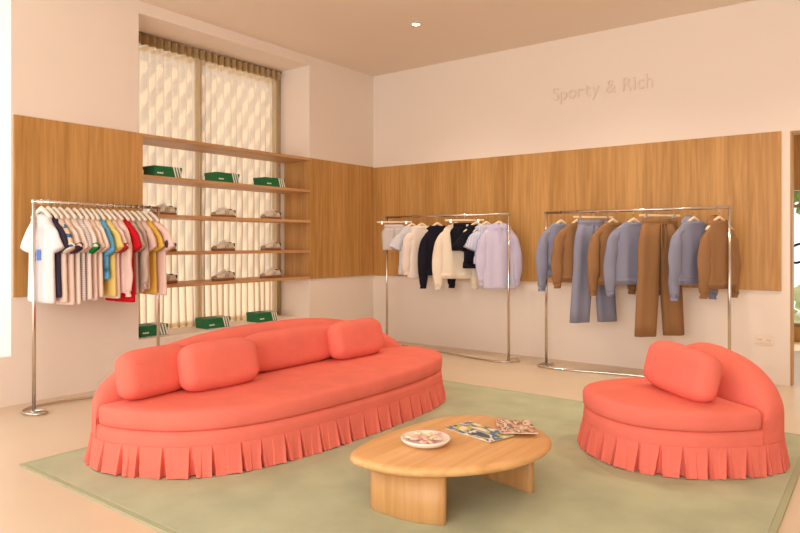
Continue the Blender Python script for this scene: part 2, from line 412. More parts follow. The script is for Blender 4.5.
# ------------------------------------------------------------------ curved sofas
def seat_piece(name, label, loc, rz, pts, v0, crest, period, wrap, pw, e0=0):
    """local x = along the sofa, local y = towards the back (front is -y)"""
    t = thing(name, label, 'sofa', loc, rz)
    poly, P = resample([Vector((e, -v)) for e, v in [(q.x, q.y) for q in spline(pts, 10)]], 240)
    def v0f(e): return v0 + wrap * max(0, e / amax) ** 4
    amax = max(p.x for p in poly)
    # base
    b = BM(); prism(b, poly, [(.012, .10), (0, .14), (-.003, .17), (-.002, .20), (.003, .236)]); obj('base', b, M['coral'], t, True)
    # skirt with box pleats
    npl = round(P / period); K = 24; ns = npl * K; sp, _ = resample(poly, ns); nn = normals2(sp); b = BM(); R = []
    rnd = [random.uniform(-1, 1) for _ in range(npl + 1)]
    for k in range(9):
        tt = k / 8; z = .160 - (.160 - .004) * tt; ring = []
        for i in range(ns):
            f = (i % K) / K; j = i // K
            c = .5 + .12 * rnd[j]; wl = .02 + .02 * tt; wr = .03 + .20 * tt * (.8 + .4 * rnd[(j * 7) % npl])
            x = (c - f) / wl if f < c else (f - c) / wr
            dep = (.006 + .040 * tt) * (1 if x < .80 else max(0, (1 - x) / .20))
            lip = .012 * tt * (math.exp(-((f - c + wl * 1.2) / .10) ** 2) + .6 * math.exp(-((f - c - wr * 1.2) / .12) ** 2))
            o = .006 + .022 * tt ** 1.2 + .007 * rnd[j] * tt - dep + lip
            ring.append((sp[i].x + nn[i].x * o, sp[i].y + nn[i].y * o, z + .003 * rnd[j] * tt))
        R.append(ring)
    rings(b, R, True, False); o = obj('skirt', b, M['coral'], t)
    # seat cushion: the outline in front of the backrest
    isf = [-p.y > v0f(p.x) for p in poly]
    st = next(i for i in range(240) if isf[i] and not isf[i - 1]); seq = []; i = st
    while isf[i]: seq.append(poly[i]); i = (i + 1) % 240
    a0, a1 = seq[0], seq[-1]
    chord = []
    for k in range(1, 30):
        e = a1.x + (a0.x - a1.x) * k / 30; chord.append(Vector((e, -v0f(e))))
    dpoly, _ = resample(seq + chord, 240)
    for _ in range(2): dpoly = [(dpoly[i - 1] + dpoly[i] * 2 + dpoly[(i + 1) % 240]) / 4 for i in range(240)]
    b = BM(); N = normals2(dpoly); cen = sum(dpoly, Vector((0, 0))) / 240
    pr = [(.016, .238, 1), (.004, .243, 1), (-.004, .254, 1), (-.007, .285, 1), (-.006, .318, 1), (.001, .335, 1), (.012, .345, 1), (.014, .350, .95), (.014, .354, .8), (.014, .357, .5)]
    rings(b, [[((p.x - q.x * d - cen.x) * f + cen.x, (p.y - q.y * d - cen.y) * f + cen.y, z) for p, q in zip(dpoly, N)] for d, z, f in pr]); obj('seat_cushion', b, M['coral'], t, True)
    # backrest
    ea, eb = min(a0.x, a1.x), max(a0.x, a1.x); ec = (ea + eb) / 2; ah = (eb - ea) / 2
    def vout(e):
        best = v0f(e)
        for i in range(240):
            p, q = poly[i], poly[(i + 1) % 240]
            if (p.x - e) * (q.x - e) <= 0 and p.x != q.x:
                best = min(best, -(p.y + (q.y - p.y) * (e - p.x) / (q.x - p.x)))
        return best
    R = []; S = 80
    for k in range(S + 1):
        th = -PI / 2 + PI * k / S; e = ec + (ah + .004) * math.sin(th)
        vo = vout(e) - .003; vi = v0f(e)
        q = ec + e0; fr = abs(e - q) / ((eb - q) if e > q else (q - ea)); hh = .26 + (crest - .26) * max(0, 1 - min(1, fr) ** pw[0]) ** (1 / pw[1])
        T = max(.02, vi - vo); h0 = .15; r = min(T * .48, (hh - h0) * .48, .12)
        ring = [(e, -vi, h0)]
        lean = .04 * (hh - h0) / .45
        for a in range(5): ring.append((e, -(vi - lean * a / 5), h0 + (hh - r - h0) * (a + 1) / 5 if a < 4 else hh - r))
        for a in range(1, 10):
            al = PI * a / 10; vm = (vi - lean + vo) / 2; ring.append((e, -(vm + (vi - lean - vo) / 2 * math.cos(al)), hh - r + r * math.sin(al)))
        for a in range(6): ring.append((e, -vo, hh - r + (h0 - hh + r) * a / 5))
        R.append(ring)
    b = BM(); rings(b, R); bmesh.ops.remove_doubles(b, verts=b.verts, dist=1e-5); obj('backrest', b, M['coral'], t, True)
    return t

sofa_w = [(1.65,-4.48),(1.73,-4.655),(1.92,-4.72),(2.165,-4.67),(2.415,-4.52),(2.575,-4.28),(2.66,-3.95),(2.695,-3.48),(2.695,-3.0),(2.655,-2.6),(2.58,-2.32),(2.44,-2.12),(2.25,-2.02),(2.0,-2.0),(1.78,-2.08),(1.67,-2.3),(1.64,-2.8),(1.63,-3.4),(1.64,-4.0)]
SX, SY = 2.18, -3.36
seat_piece('sofa', 'long curved coral sofa with a pleated skirt on the green rug', (SX, SY, .012), PI / 2, [Vector((y - SY, x - SX)) for x, y in sofa_w], -.285, .66, .130, .15, (2.4, 2.0))
ch = [(-.03, .545), (-.22, .515), (-.365, .42), (-.45, .23), (-.475, 0), (-.47, -.2), (-.40, -.34), (-.24, -.43), (-.03, -.45), (.20, -.44), (.38, -.36), (.45, -.2), (.455, 0), (.405, .23), (.29, .42), (.15, .515)]
CX, CY, CR = 4.40, -2.47, math.atan2(-.616, .788)
seat_piece('armchair', 'short curved coral lounge chair with a pleated skirt at the right', (CX, CY, .012), CR, [Vector(p) for p in ch], -.14, .605, .112, 0, (1.9, 1.75), -.18)

def pillow(label, loc, rz, tilt, w, h, th, roll=0, r=.6):
    t = BM(); n = 72; P = []
    for i in range(n):
        a = 2 * PI * i / n; c, s = math.cos(a), math.sin(a); ex = 2 / 4.2
        P.append(Vector((w / 2 * math.copysign(abs(c) ** ex, c), h / 2 * math.copysign(abs(s) ** ex, s))))
    N = normals2(P); R = []
    er = min(th * .46, .07)
    prof = [(er * 1.05, -th / 2)] + [(er * (1 - math.sin(q)), -th / 2 + er * (1 - math.cos(q))) for q in [PI / 2 * j / 6 for j in range(1, 7)]]
    prof += [(d, -y) for d, y in reversed(prof)]
    for d, y in prof: R.append([(p.x - q.x * d, y, p.y - q.y * d + h / 2) for p, q in zip(P, N)])
    base0 = list(R[0])
    for sc in (.75, .5, .25):
        R.insert(0, [(x * sc, y, (z - h / 2) * sc + h / 2) for x, y, z in [(q[0], q[1], q[2]) for q in base0]]); R.append([(x * sc, -y, (z - h / 2) * sc + h / 2) for x, y, z in base0])
    rings(t, R)
    for v in t.verts:   # soft doming of the two faces
        d = max(0, 1 - (v.co.x / (w / 2)) ** 2) * max(0, 1 - ((v.co.z - h / 2) / (h / 2)) ** 2); v.co.y *= 1 + .16 * d
    o = obj('pillow', t, M['coral'], None, True); o.location = loc
    o.rotation_euler = (Matrix.Rotation(rz, 4, 'Z') @ Matrix.Rotation(tilt, 4, 'X') @ Matrix.Rotation(roll, 4, 'Y')).to_euler()
    return tag(o, label, 'pillow', 'coral pillows on the two sofas')
# local +y points to the back of the seat
pillow('coral pillow at the left end of the long sofa, behind another pillow', (1.985, -4.40, .362), PI / 2 + .10, -.20, .48, .285, .15)
pillow('coral pillow standing in front of the leftmost pillow of the long sofa', (2.125, -4.05, .362), PI / 2 - .06, -.22, .54, .295, .15)
pillow('long low coral bolster along the middle of the sofa back', (1.965, -3.30, .362), PI / 2, -.10, .95, .28, .13)
pillow('coral pillow at the far right end of the long sofa', (2.10, -2.74, .362), PI / 2 - .03, -.22, .56, .295, .15)
ce, cv = .045, .085
pillow('coral pillow leaning on the back of the short lounge chair', (CX + ce * .788 - cv * .616, CY - ce * .616 - cv * .788, .362), CR, -.24, .55, .295, .15, .05)

# ------------------------------------------------------------------ rug, table
t = thing('rug', 'large sage green rug under the coral sofas and the low table', 'rug', (1.49, -4.95, 0))
b = BM(); box(b, .03, 3.48, .03, 3.26, 0, .012, .003); obj('pile', b, M['rug'], t)
b = BM()
for q in ((0, 3.51, 0, .03), (0, 3.51, 3.26, 3.29), (0, .03, .03, 3.26), (3.48, 3.51, .03, 3.26)): box(b, *q, 0, .011, .002)
obj('border', b, M['rugedge'], t)

TX, TY = 3.70, -3.82
t = thing('coffee_table', 'low oval oak coffee table on the green rug', 'table', (TX, TY, .012))
tp = [(3.375,-4.29),(3.315,-4.05),(3.325,-3.75),(3.40,-3.45),(3.55,-3.335),(3.75,-3.335),(3.93,-3.41),(4.05,-3.55),(4.085,-3.74),(4.035,-3.97),(3.89,-4.18),(3.70,-4.315),(3.50,-4.345)]
P, _ = resample(spline([(x - TX, y - TY, 0) for x, y in tp], 10), 120)
b = BM(); prism(b, P, [(.06, .214), (.028, .216), (.008, .226), (0, .240), (.002, .250), (.010, .259), (.03, .262)]); obj('tabletop', b, M['tablewood'], t, True)
for pts in ([(3.455,-4.235),(3.595,-4.25),(3.71,-4.235),(3.80,-4.20),(3.828,-4.178),(3.81,-4.14),(3.74,-4.09),(3.60,-4.07),(3.47,-4.10),(3.44,-4.17)],
            [(3.62,-3.555),(3.786,-3.585),(3.94,-3.622),(3.972,-3.617),(3.965,-3.575),(3.86,-3.46),(3.70,-3.42),(3.60,-3.44),(3.585,-3.50)]):
    P, _ = resample(spline([(x - TX, y - TY, 0) for x, y in pts], 6), 72)
    b = BM(); prism(b, P, [(.003, 0), (0, .004), (0, .218)]); obj('leg', b, M['tableleg_shaded'], t, True)

ZT = .012 + .262
t = thing('plate', 'round white dish of pale pink and cream pieces on the oak table', 'plate', (3.585, -3.975, ZT))
b = BM(); lathe(b, [(.07, 0), (.08, .002), (.105, .010), (.120, .024), (.122, .032), (.114, .034), (.09, .018), (.05, .013), (.01, .012)], 48); obj('dish', b, M['ceramic'], t, True)
t['label'] = 'round white dish of pale pink and cream pieces on the oak table'
k = 0
for i in range(13):
    a = i * 2.4; r = .022 * math.sqrt(i) ; x, y = 3.585 + r * math.cos(a), -3.975 + r * math.sin(a)
    b = BM(); w = random.uniform(.018, .026)
    rings(b, [[(w * f * math.cos(2 * PI * q / 14) * (1 + .15 * math.sin(3 * q)), w * .75 * f * math.sin(2 * PI * q / 14), z) for q in range(14)] for f, z in ((.6, 0), (1, .003), (1, .008), (.7, .012))])
    o = obj('biscuit', b, M['pink'] if i % 3 else M['cream'], None, True); o.location = (x, y, ZT + .0125 + .011 * (r > .05) + (.006 if i % 2 else 0)); o.rotation_euler = (random.uniform(-.2, .2), random.uniform(-.2, .2), a)
    tag(o, ('pale pink' if i % 3 else 'cream') + ' piece lying on the white dish', 'biscuit', ('pink' if i % 3 else 'cream') + ' pieces on the dish')

# magazines with patterned covers
def cover(name, base, cols, seed, scale):
    m = bpy.data.materials.new(name); m.use_nodes = True; nt = m.node_tree; b = nt.nodes['Principled BSDF']; b.inputs['Roughness'].default_value = .35
    tc = nt.nodes.new('ShaderNodeTexCoord'); mp = nt.nodes.new('ShaderNodeMapping'); nt.links.new(tc.outputs['Object'], mp.inputs[0]); mp.inputs['Location'].default_value = (seed, seed * 2, 0); mp.inputs['Rotation'].default_value = (0, 0, .5); mp.inputs['Scale'].default_value = (1, 2.4, 1)
    v = nt.nodes.new('ShaderNodeTexNoise'); v.inputs['Scale'].default_value = scale; v.inputs['Detail'].default_value = 1.5; nt.links.new(mp.outputs[0], v.inputs['Vector'])
    r = nt.nodes.new('ShaderNodeValToRGB'); r.color_ramp.interpolation = 'CONSTANT'; nt.links.new(v.outputs['Fac'], r.inputs[0])
    r.color_ramp.elements[0].color = lin(cols[0]) + (1,); r.color_ramp.elements[0].position = 0
    r.color_ramp.elements[1].color = lin(base) + (1,); r.color_ramp.elements[1].position = .60
    for i, c in enumerate(cols[1:]):
        e = r.color_ramp.elements.new(.36 + .075 * i); e.color = lin(c) + (1,)
    nt.links.new(r.outputs[0], b.inputs['Base Color']); return m
M['mag1'] = cover('cover_blue', (244, 234, 220), [(60, 84, 110), (242, 230, 212), (60, 108, 146), (212, 198, 96)], 1.7, 7)
M['mag2'] = cover('cover_red', (234, 212, 184), [(176, 80, 68), (238, 218, 192), (132, 112, 90), (220, 164, 140)], 5.2, 9)
M['paper'] = mat('magazine_paper', (236, 222, 200), .5)
def magazine(label, loc, rz, w, l, m, curl, z):
    t = thing('magazine', label, 'magazine', loc, rz, 'magazines on the coffee table')
    def sheet(z0, z1, inset):
        b = BM(); n = 16; R = []
        for i in range(n + 1):
            x = -w / 2 + w * i / n; c = curl * ((i / n) ** 3); xi = x * (1 - inset)
            R.append([(xi, -l / 2 + inset * .01, z0 + c), (xi, l / 2 - inset * .01, z0 + c), (xi, l / 2 - inset * .01, z1 + c), (xi, -l / 2 + inset * .01, z1 + c)])
        rings(b, R); return b
    obj('pages', sheet(.0005, .005, .02), M['paper'], t); obj('cover', sheet(.005, .0058, 0), m, t)
    return t
magazine('magazine with a blue, white and yellow cover lying beside the white dish', (3.70, -3.655, ZT), -.27, .33, .18, M['mag1'], 0.004, 0)
magazine('red and beige magazine with a curling edge at the far end of the table', (3.825, -3.495, ZT + .0062), -.98, .28, .19, M['mag2'], .012, 0)

# ------------------------------------------------------------------ clothes racks
def rack(label, p0, p1, flip):
    p0, p1 = Vector(p0), Vector(p1); d = p1 - p0; L = d.length; t = thing('clothes_rack', label, 'clothes rack', (p0.x, p0.y, 0), math.atan2(d.y, d.x), 'steel clothes racks')
    hz = 1.557; r = .0135
    for u in (0, L):
        b = BM(); tube(b, [(u, 0, .004), (u, 0, hz + .012)], r, 14); bmesh.ops.translate(b, verts=b.verts, vec=(0, 0, 0)); o = obj('post', b, M['steel'], t, True)
        b = BM(); lathe(b, [(.034, .001), (.036, .004), (.034, .010), (.015, .013)], 24, (u, 0)); obj('foot_disc', b, M['steel'], t, True)
    b = BM(); tube(b, [(-r, 0, hz), (L + r, 0, hz)], r, 14); obj('rail', b, M['steel'], t, True)
    s = -1 if flip else 1
    half = [(0, .0), (.045, .06), (.02, .135), (-.05, .13), (-.085, .05), (-.065, -.05), (.0, -.105), (.11, -.125), (.36, -.105), (.66, -.03)]
    if L < 1.3: half[-2:] = [(.30, -.09), (.44, -.04)]
    pts = [(u, s * w, .012) for u, w in half] + [(L - u, -s * w, .012) for u, w in reversed(half)]
    b = BM(); tube(b, spline(pts, 8, False), .0095, 10); obj('base_rod', b, M['steel'], t, True)
    return t
RA0, RA1 = Vector((.338, -4.37)), Vector((.262, -3.30))
RB0, RB1 = Vector((.559, -.426)), Vector((2.19, -.426))
RC0, RC1 = Vector((2.612, -.421)), Vector((4.295, -.421))
rack('steel rail rack of colourful shirts in front of the left oak panel', RA0, RA1, True)
rack('steel rail rack of white, black and lavender tops in the room corner', RB0, RB1, True)
rack('steel rail rack of brown and blue-grey loungewear behind the lounge chair', RC0, RC1, False)

# ------------------------------------------------------------------ hangers and clothes
HZ = 1.557
def hanger_mesh(m, white):
    t = bpy.data.objects.new('hanger', None); COL.objects.link(t)
    # origin: where the hook rests on the rail
    b = BM(); w = .125 if white else .15; R = []
    for k in range(21):
        x = -w + 2 * w * k / 20; a = abs(x) / w
        z = (-.050 if white else -.084) - (.065 if white else .105) * a ** 1.25; hh = (.022 if white else .016) * (1 - .35 * a); yy = .011 + .004 * a
        R.append([(x, yy * math.cos(q), z + hh * math.sin(q)) for q in [2 * PI * j / 10 for j in range(10)]])
    rings(b, R); obj('arms', b, m, t, True)
    b = BM(); pts = [(0, 0, -.055), (0, 0, -.02)] + [(.018 * math.sin(a) , 0, .000 + .018 * math.cos(a)) for a in [PI * .9 - i * PI * 1.35 / 10 for i in range(11)]]
    tube(b, pts, .0028, 6); obj('hook', b, M['steel'], t, True)
    return t
def bar_hanger(m):
    t = bpy.data.objects.new('bar_hanger', None); COL.objects.link(t)
    b = BM(); box(b, -.215, .215, -.009, .009, -.066, -.046, .004); obj('bar', b, m, t)
    b = BM(); pts = [(0, 0, -.05), (0, 0, -.02)] + [(.018 * math.sin(a), 0, .018 * math.cos(a)) for a in [PI * .9 - i * PI * 1.35 / 10 for i in range(11)]]
    tube(b, pts, .0028, 6); obj('hook', b, M['steel'], t, True)
    for s in (-1, 1):
        b = BM(); box(b, s * .15 - .012, s * .15 + .012, -.013, .013, -.085, -.044, .003); obj('clip', b, M['steel'], t)
    return t
HW = HC = HB = None
def put_hanger(kind, loc, rz, label, group):
    global HW, HC, HB
    if kind == 'white':
        if HW is None: HW = o = hanger_mesh(M['whitewood'], True)
        else: o = copy_tree(HW)
    elif kind == 'bar':
        if HB is None: HB = o = bar_hanger(M['creamwood'])
        else: o = copy_tree(HB)
    else:
        if HC is None: HC = o = hanger_mesh(M['creamwood'], False)
        else: o = copy_tree(HC)
    o.location = loc; o.rotation_euler = (0, 0, rz); tag(o, label, 'hanger', group); return o

FAB = {}
def fab(rgb, rough=.9):
    k = tuple(rgb)
    if k not in FAB: FAB[k] = mat('fabric_%d_%d_%d' % k, rgb, rough, bump=.06, bump_scale=250, spec=.15)
    return FAB[k]

def ell(cx, cz, w, t, n, seed, fold, z, dy=0):
    out = []
    for i in range(n):
        a = 2 * PI * i / n; c, s = math.cos(a), math.sin(a)
        x = w * math.copysign(abs(c) ** .75, c); y = t * math.copysign(abs(s) ** .8, s)
        f = fold * math.sin(x * 42 + seed * 7 + (1.3 if s > 0 else 0)) * min(1, abs(s) * 1.6)
        f += fold * .8 * math.sin(x * 23 - seed * 3)
        out.append((cx + x, y + f + dy, cz))
    return out

def sleeve_bm(side, path, rad, seed, fold=.004):
    b = BM(); path = [Vector((x * side, 0, z)) for x, z in path]; R = []; n = 20
    sp = spline([(p.x, p.y, p.z) for p in path], 4, False); m = len(sp)
    for i, p in enumerate(sp):
        tg = (sp[min(i + 1, m - 1)] - sp[max(i - 1, 0)]).normalized(); nx = Vector((tg.z, 0, -tg.x))
        f = i / (m - 1) * (len(rad) - 1); k = min(int(f), len(rad) - 2); g = f - k
        rn = rad[k][0] * (1 - g) + rad[k + 1][0] * g; ry = rad[k][1] * (1 - g) + rad[k + 1][1] * g
        ring = []
        for j in range(n):
            a = 2 * PI * j / n
            rr = 1 + .10 * math.sin(3 * a + seed + i * .5)
            ring.append(p + nx * (rn * math.cos(a) * rr) + Vector((0, ry * math.sin(a) * rr + fold * math.sin(i * 1.1 + seed), 0)))
        R.append(ring)
    rings(b, R); return b

def torus_bm(w, t, z, r, n=28, dz=0):
    b = BM(); tube(b, [(w * math.cos(2 * PI * i / n), t * math.sin(2 * PI * i / n), z + dz * (math.sin(2 * PI * i / n) < -.2) * abs(math.sin(2 * PI * i / n))) for i in range(n)], r, 8, True); return b

TEE_P = [(.125, -.062), (.175, -.105), (.218, -.165), (.262, -.265)]
TEE_R = [(.020, .026), (.045, .036), (.072, .044), (.088, .048)]
LONG_P = [(.125, -.068), (.175, -.108), (.212, -.18), (.228, -.32), (.238, -.47), (.238, -.60)]
LONG_R = [(.020, .026), (.040, .034), (.060, .040), (.066, .042), (.060, .040), (.040, .032)]

def top(name, label, cat, group, loc, rz, rgb, length=.66, width=.22, long=False, thick=.042, neck=.085, fold=.006, seed=None,
        collar=None, cuff=None, sleeve_mat=None, hem=None, body_mat=None, extra=None, sl=1.0, hood=False, ks=1.0):
    seed = random.uniform(0, 9) if seed is None else seed
    t = thing(name, label, cat, loc, rz, group); m = body_mat or fab(rgb)
    rows = [(0, neck, .030), (-.012, neck + .022, .036), (-.03, neck + .048, .038), (-.06, width - .04, .038), (-.095, width, .040), (-.12, width + .006, thick), (-.2, width, thick + .004), (-.32, width, thick + .006), (-.45, width + .004, thick + .008), (-length * .85, width + .010, thick + .01), (-length + .02, width + .014, thick + .01), (-length, width + .012, thick + .009)]
    rows = [r for r in rows[:8]] + [r for r in rows[8:] if r[0] >= -length - 1e-6 and r[0] < -.33]
    b = BM(); rings(b, [ell(0, z, w, tk, 64, seed, fold * min(1, -z / .3), z) for z, w, tk in rows]); obj('body', b, m, t, True)
    SP = LONG_P if long else TEE_P; SR = LONG_R if long else TEE_R
    dx = width - .21
    SPx = [((x + dx) if not long else (x * .97 + dx), -.06 + (z + .06) * sl) for x, z in SP]
    SR = [(a * ks, b * (ks if thick > .03 else .55)) for a, b in SR]
    for s in (-1, 1):
        o = obj('sleeve', sleeve_bm(s, SPx, SR, seed + s), sleeve_mat or m, t, True)
        if long or cuff:
            (xa, za), (xb, zb) = SPx[-2], SPx[-1]; dv = Vector((xb - xa, zb - za)).normalized(); r = SR[-1]
            if long: cp = [(xb - dv.x * .012, zb - dv.y * .012), (xb + dv.x * .02, zb + dv.y * .02), (xb + dv.x * .045, zb + dv.y * .045)]; cr = [(r[0] * 1.0, r[1]), (r[0] * .92, r[1] * .9), (r[0] * .9, r[1] * .88)]
            else: cp = [(xb - dv.x * .03, zb - dv.y * .03), (xb - dv.x * .01, zb - dv.y * .01), (xb + dv.x * .004, zb + dv.y * .004)]; cr = [(r[0] * 1.04, r[1] * 1.08)] * 2
            obj('cuff', sleeve_bm(s, cp, cr, seed), fab(cuff) if cuff else (sleeve_mat or m), o, True)
    b = torus_bm(neck, .031, -.004, .011, dz=-.02); obj('collar', b, fab(collar) if collar else m, t, True)
    if hem:
        zl = rows[-1][0]; b = BM(); rings(b, [ell(0, z, width + q, thick + .006 + q * .3, 48, seed, fold, z) for z, q in ((zl + .04, .016), (zl - .02, .004))]); obj('hem_band', b, fab(hem), t, True)
    if hood:
        b = BM(); R = []
        for k in range(9):
            a = PI * k / 8; R.append([(.115 * math.cos(q) * (.6 + .4 * math.sin(a)), .03 + .045 * math.sin(q) * (.5 + .5 * math.sin(a)), .034 - .12 * (k / 8) + .016 * math.sin(q)) for q in [2 * PI * j / 20 for j in range(20)]])
        rings(b, R); obj('hood', b, m, t, True)
    if extra: extra(t, seed, width, thick)
    return t

def print_patch(rgb, x0, x1, z0, z1):
    def f(t, seed, w, tk):
        b = BM(); n = 8; g = []
        for k in range(5):
            z = z0 + (z1 - z0) * k / 4
            g.append([b.verts.new((x0 + (x1 - x0) * i / n * (1) + .003 * math.sin(k * 2.1 + i), -(tk + .014), z)) for i in range(n + 1)])
        for k in range(4):
            for i in range(n): b.faces.new((g[k][i], g[k][i + 1], g[k + 1][i + 1], g[k + 1][i]))
        r = bmesh.ops.extrude_face_region(b, geom=b.faces[:]); bmesh.ops.translate(b, verts=[v for v in r['geom'] if isinstance(v, bmesh.types.BMVert)], vec=(0, .012, 0))
        obj('print', b, fab(rgb), t)
    return f
def placket(rgb, buttons=True):
    def f(t, seed, w, tk):
        b = BM(); box(b, -.014, .014, -(tk + .012), -tk + .01, -.62, -.03, .002); obj('placket', b, fab(rgb), t)
        for s in (-1, 1):
            b = BM(); vs = []
            rings(b, [[(s * .0, -.044, -.02), (s * .055, -.046, -.055), (s * .085, -.03, .005), (s * .03, -.03, .02)], [(s * .0, -.032, -.02), (s * .055, -.034, -.055), (s * .085, -.018, .005), (s * .03, -.018, .02)]]); obj('collar_point', b, fab(rgb), t)
    return f

def trousers(name, label, cat, group, loc, rz, rgb, length, waist, hemw, crotch, split=.012, draw=False, thick=.034, seed=1.0):
    t = thing(name, label, cat, loc, rz, group); m = fab(rgb)
    b = BM(); n = 48
    rows = [(0, waist, .024), (-.03, waist + .003, .03), (-.035, waist + .01, .034), (-.055, waist + .008, .028), (-.065, waist, .02)]
    rings(b, [ell(0, z, w, tk, n, seed, .004 * min(1, -z / .1), z) for z, w, tk in rows]); obj('seat', b, m, t, True)
    b = BM(); rings(b, [ell(0, z, waist + .008, .031, n, seed, .002, z) for z in (.006, -.045)]); obj('waistband', b, m, t, True)
    if length > crotch + .02:
        W = waist + .05
        for s in (-1, 1):
            b = BM(); R = []
            for k in range(9):
                f = k / 8; z = -.04 - (length - .04) * f; W = (waist + .012) if k == 0 else (waist + .045) if k == 1 else waist + .062; hw = (W / 2 - .002) * (1 - f) + hemw / 2 * f; cx = s * (hw - .002 + split * max(0, f - .35) / .65)
                R.append(ell(cx, z, hw, (.036 if k == 0 else thick + .008), 36, seed + s, .007, z))
            rings(b, R); obj('leg', b, m, t, True)
    if draw:
        b = BM()
        for s in (-1, 1): tube(b, spline([(s * .01, -.04, -.03), (s * .02, -.052, -.10), (s * .025, -.055, -.20), (s * .02, -.055, -.26)], 5, False), .006, 6)
        obj('drawstring', b, m, t, True)
    return t

# ---- left rack: garments face -y, overlapping one another; sleeve towards the room is the one that shows
G = 'clothes on the left rack'
WHT, CRM, PCH, PNK, GRY = (226, 222, 226), (238, 224, 210), (238, 214, 201), (240, 208, 200), (196, 176, 162)
stripe_slv = striped('striped_sleeve', (236, 214, 176), (70, 110, 160), 2, 14, duty=.6)
lil_check = striped('lilac_knit', (214, 204, 212), (238, 230, 232), 2, 60)
A = [
 (-4.315, 't_shirt', 'white t-shirt with a blue print, first on the left rack', 't-shirt', WHT, dict(width=.225, length=.70, extra=print_patch((110, 152, 226), -.005, .035, -.34, -.26))),
 (-4.265, 't_shirt', 'navy t-shirt right behind the white shirt with the blue print', 't-shirt', (62, 56, 74), dict(width=.20, length=.66)),
 (-4.22, 't_shirt', 'cream t-shirt with blue-striped sleeves on the left rack', 't-shirt', PCH, dict(width=.215, length=.70, sleeve_mat=stripe_slv, collar=(70, 110, 160), cuff=(240, 232, 222))),
 (-4.175, 't_shirt', 'peach t-shirt with dark navy sleeve cuffs on the left rack', 't-shirt', PCH, dict(width=.215, length=.72, cuff=(72, 50, 66))),
 (-4.115, 't_shirt', 'plain cream t-shirt next to the one with navy cuffs', 't-shirt', CRM, dict(width=.215, length=.72)),
 (-4.06, 'sweater', 'pale lilac-grey knit top between the cream and green-collared shirts', 'sweater', (220, 212, 220), dict(width=.205, length=.70, body_mat=lil_check)),
 (-4.01, 't_shirt', 'white t-shirt with green collar and green sleeve cuffs', 't-shirt', (240, 226, 214), dict(width=.22, length=.69, collar=(30, 140, 80), cuff=(24, 140, 70))),
 (-3.965, 't_shirt', 'plain peach t-shirt just right of the green-cuffed shirt', 't-shirt', PCH, dict(width=.205, length=.70)),
 (-3.92, 't_shirt', 'off-white t-shirt just left of the sky-blue top', 't-shirt', (242, 224, 206), dict(width=.21, length=.68)),
 (-3.875, 't_shirt', 'sky-blue top with short hem on the left rack', 't-shirt', (104, 176, 218), dict(width=.205, length=.54, sl=1.15)),
 (-3.83, 't_shirt', 'pale yellow t-shirt right of the sky-blue top', 't-shirt', (238, 208, 126), dict(width=.215, length=.68)),
 (-3.785, 't_shirt', 'off-white t-shirt with red trim just right of the first yellow shirt', 't-shirt', (240, 220, 212), dict(width=.20, length=.70, collar=(200, 40, 50), cuff=(190, 60, 60))),
 (-3.73, 'sweater', 'pale pink long-sleeved sweater beside the red t-shirt', 'sweater', PNK, dict(width=.22, length=.66, long=True)),
 (-3.67, 't_shirt', 'bright red t-shirt in the left rack', 't-shirt', (206, 26, 40), dict(width=.225, length=.74)),
 (-3.615, 't_shirt', 'taupe grey t-shirt right behind the red one', 't-shirt', GRY, dict(width=.215, length=.68)),
 (-3.56, 'sweater', 'taupe long-sleeved top, second to the right of the red t-shirt', 'sweater', (206, 186, 172), dict(width=.20, length=.66, long=True, sl=.9)),
 (-3.505, 't_shirt', 'dusty pink t-shirt left of the mustard yellow one', 't-shirt', (232, 200, 186), dict(width=.21, length=.64)),
 (-3.455, 't_shirt', 'mustard yellow t-shirt near the right end of the left rack', 't-shirt', (226, 184, 84), dict(width=.22, length=.68)),
 (-3.385, 't_shirt', 'pale pink t-shirt with a dark sleeve print, last on the left rack', 't-shirt', PNK, dict(width=.245, length=.70)),
]
def on_a(y):
    f = (y - RA0.y) / (RA1.y - RA0.y); return RA0.lerp(RA1, f)
for i, (y, nm, lab, cat, rgb, kw) in enumerate(A):
    p = on_a(y); rz = random.uniform(-.08, .10)
    put_hanger('white', (p.x, p.y, HZ + .0), rz, 'white hanger holding the ' + lab.split(',')[0].replace(' on the left rack', '').replace(' in the left rack', ''), 'white hangers on the left rack')
    top(nm, lab, cat, G, (p.x, p.y, HZ - .095), rz, rgb, thick=.020, fold=.004, seed=i * 1.7, neck=.062, ks=.72 if i == 0 else .80, **{**kw, 'width': kw['width'] * (.74 if i == 0 else .92 if i == 18 else .82), 'length': kw['length'] - .045})
t = [o for o in COL.objects if o.get('label', '').startswith('pale pink t-shirt with a dark sleeve')][0]
b = BM(); bmesh.ops.create_icosphere(b, subdivisions=2, radius=.022, matrix=Matrix.Translation((.287, -.03, -.22)) @ Matrix.Diagonal((.8, .5, 1.6, 1))); obj('print', b, fab((70, 72, 70)), t)

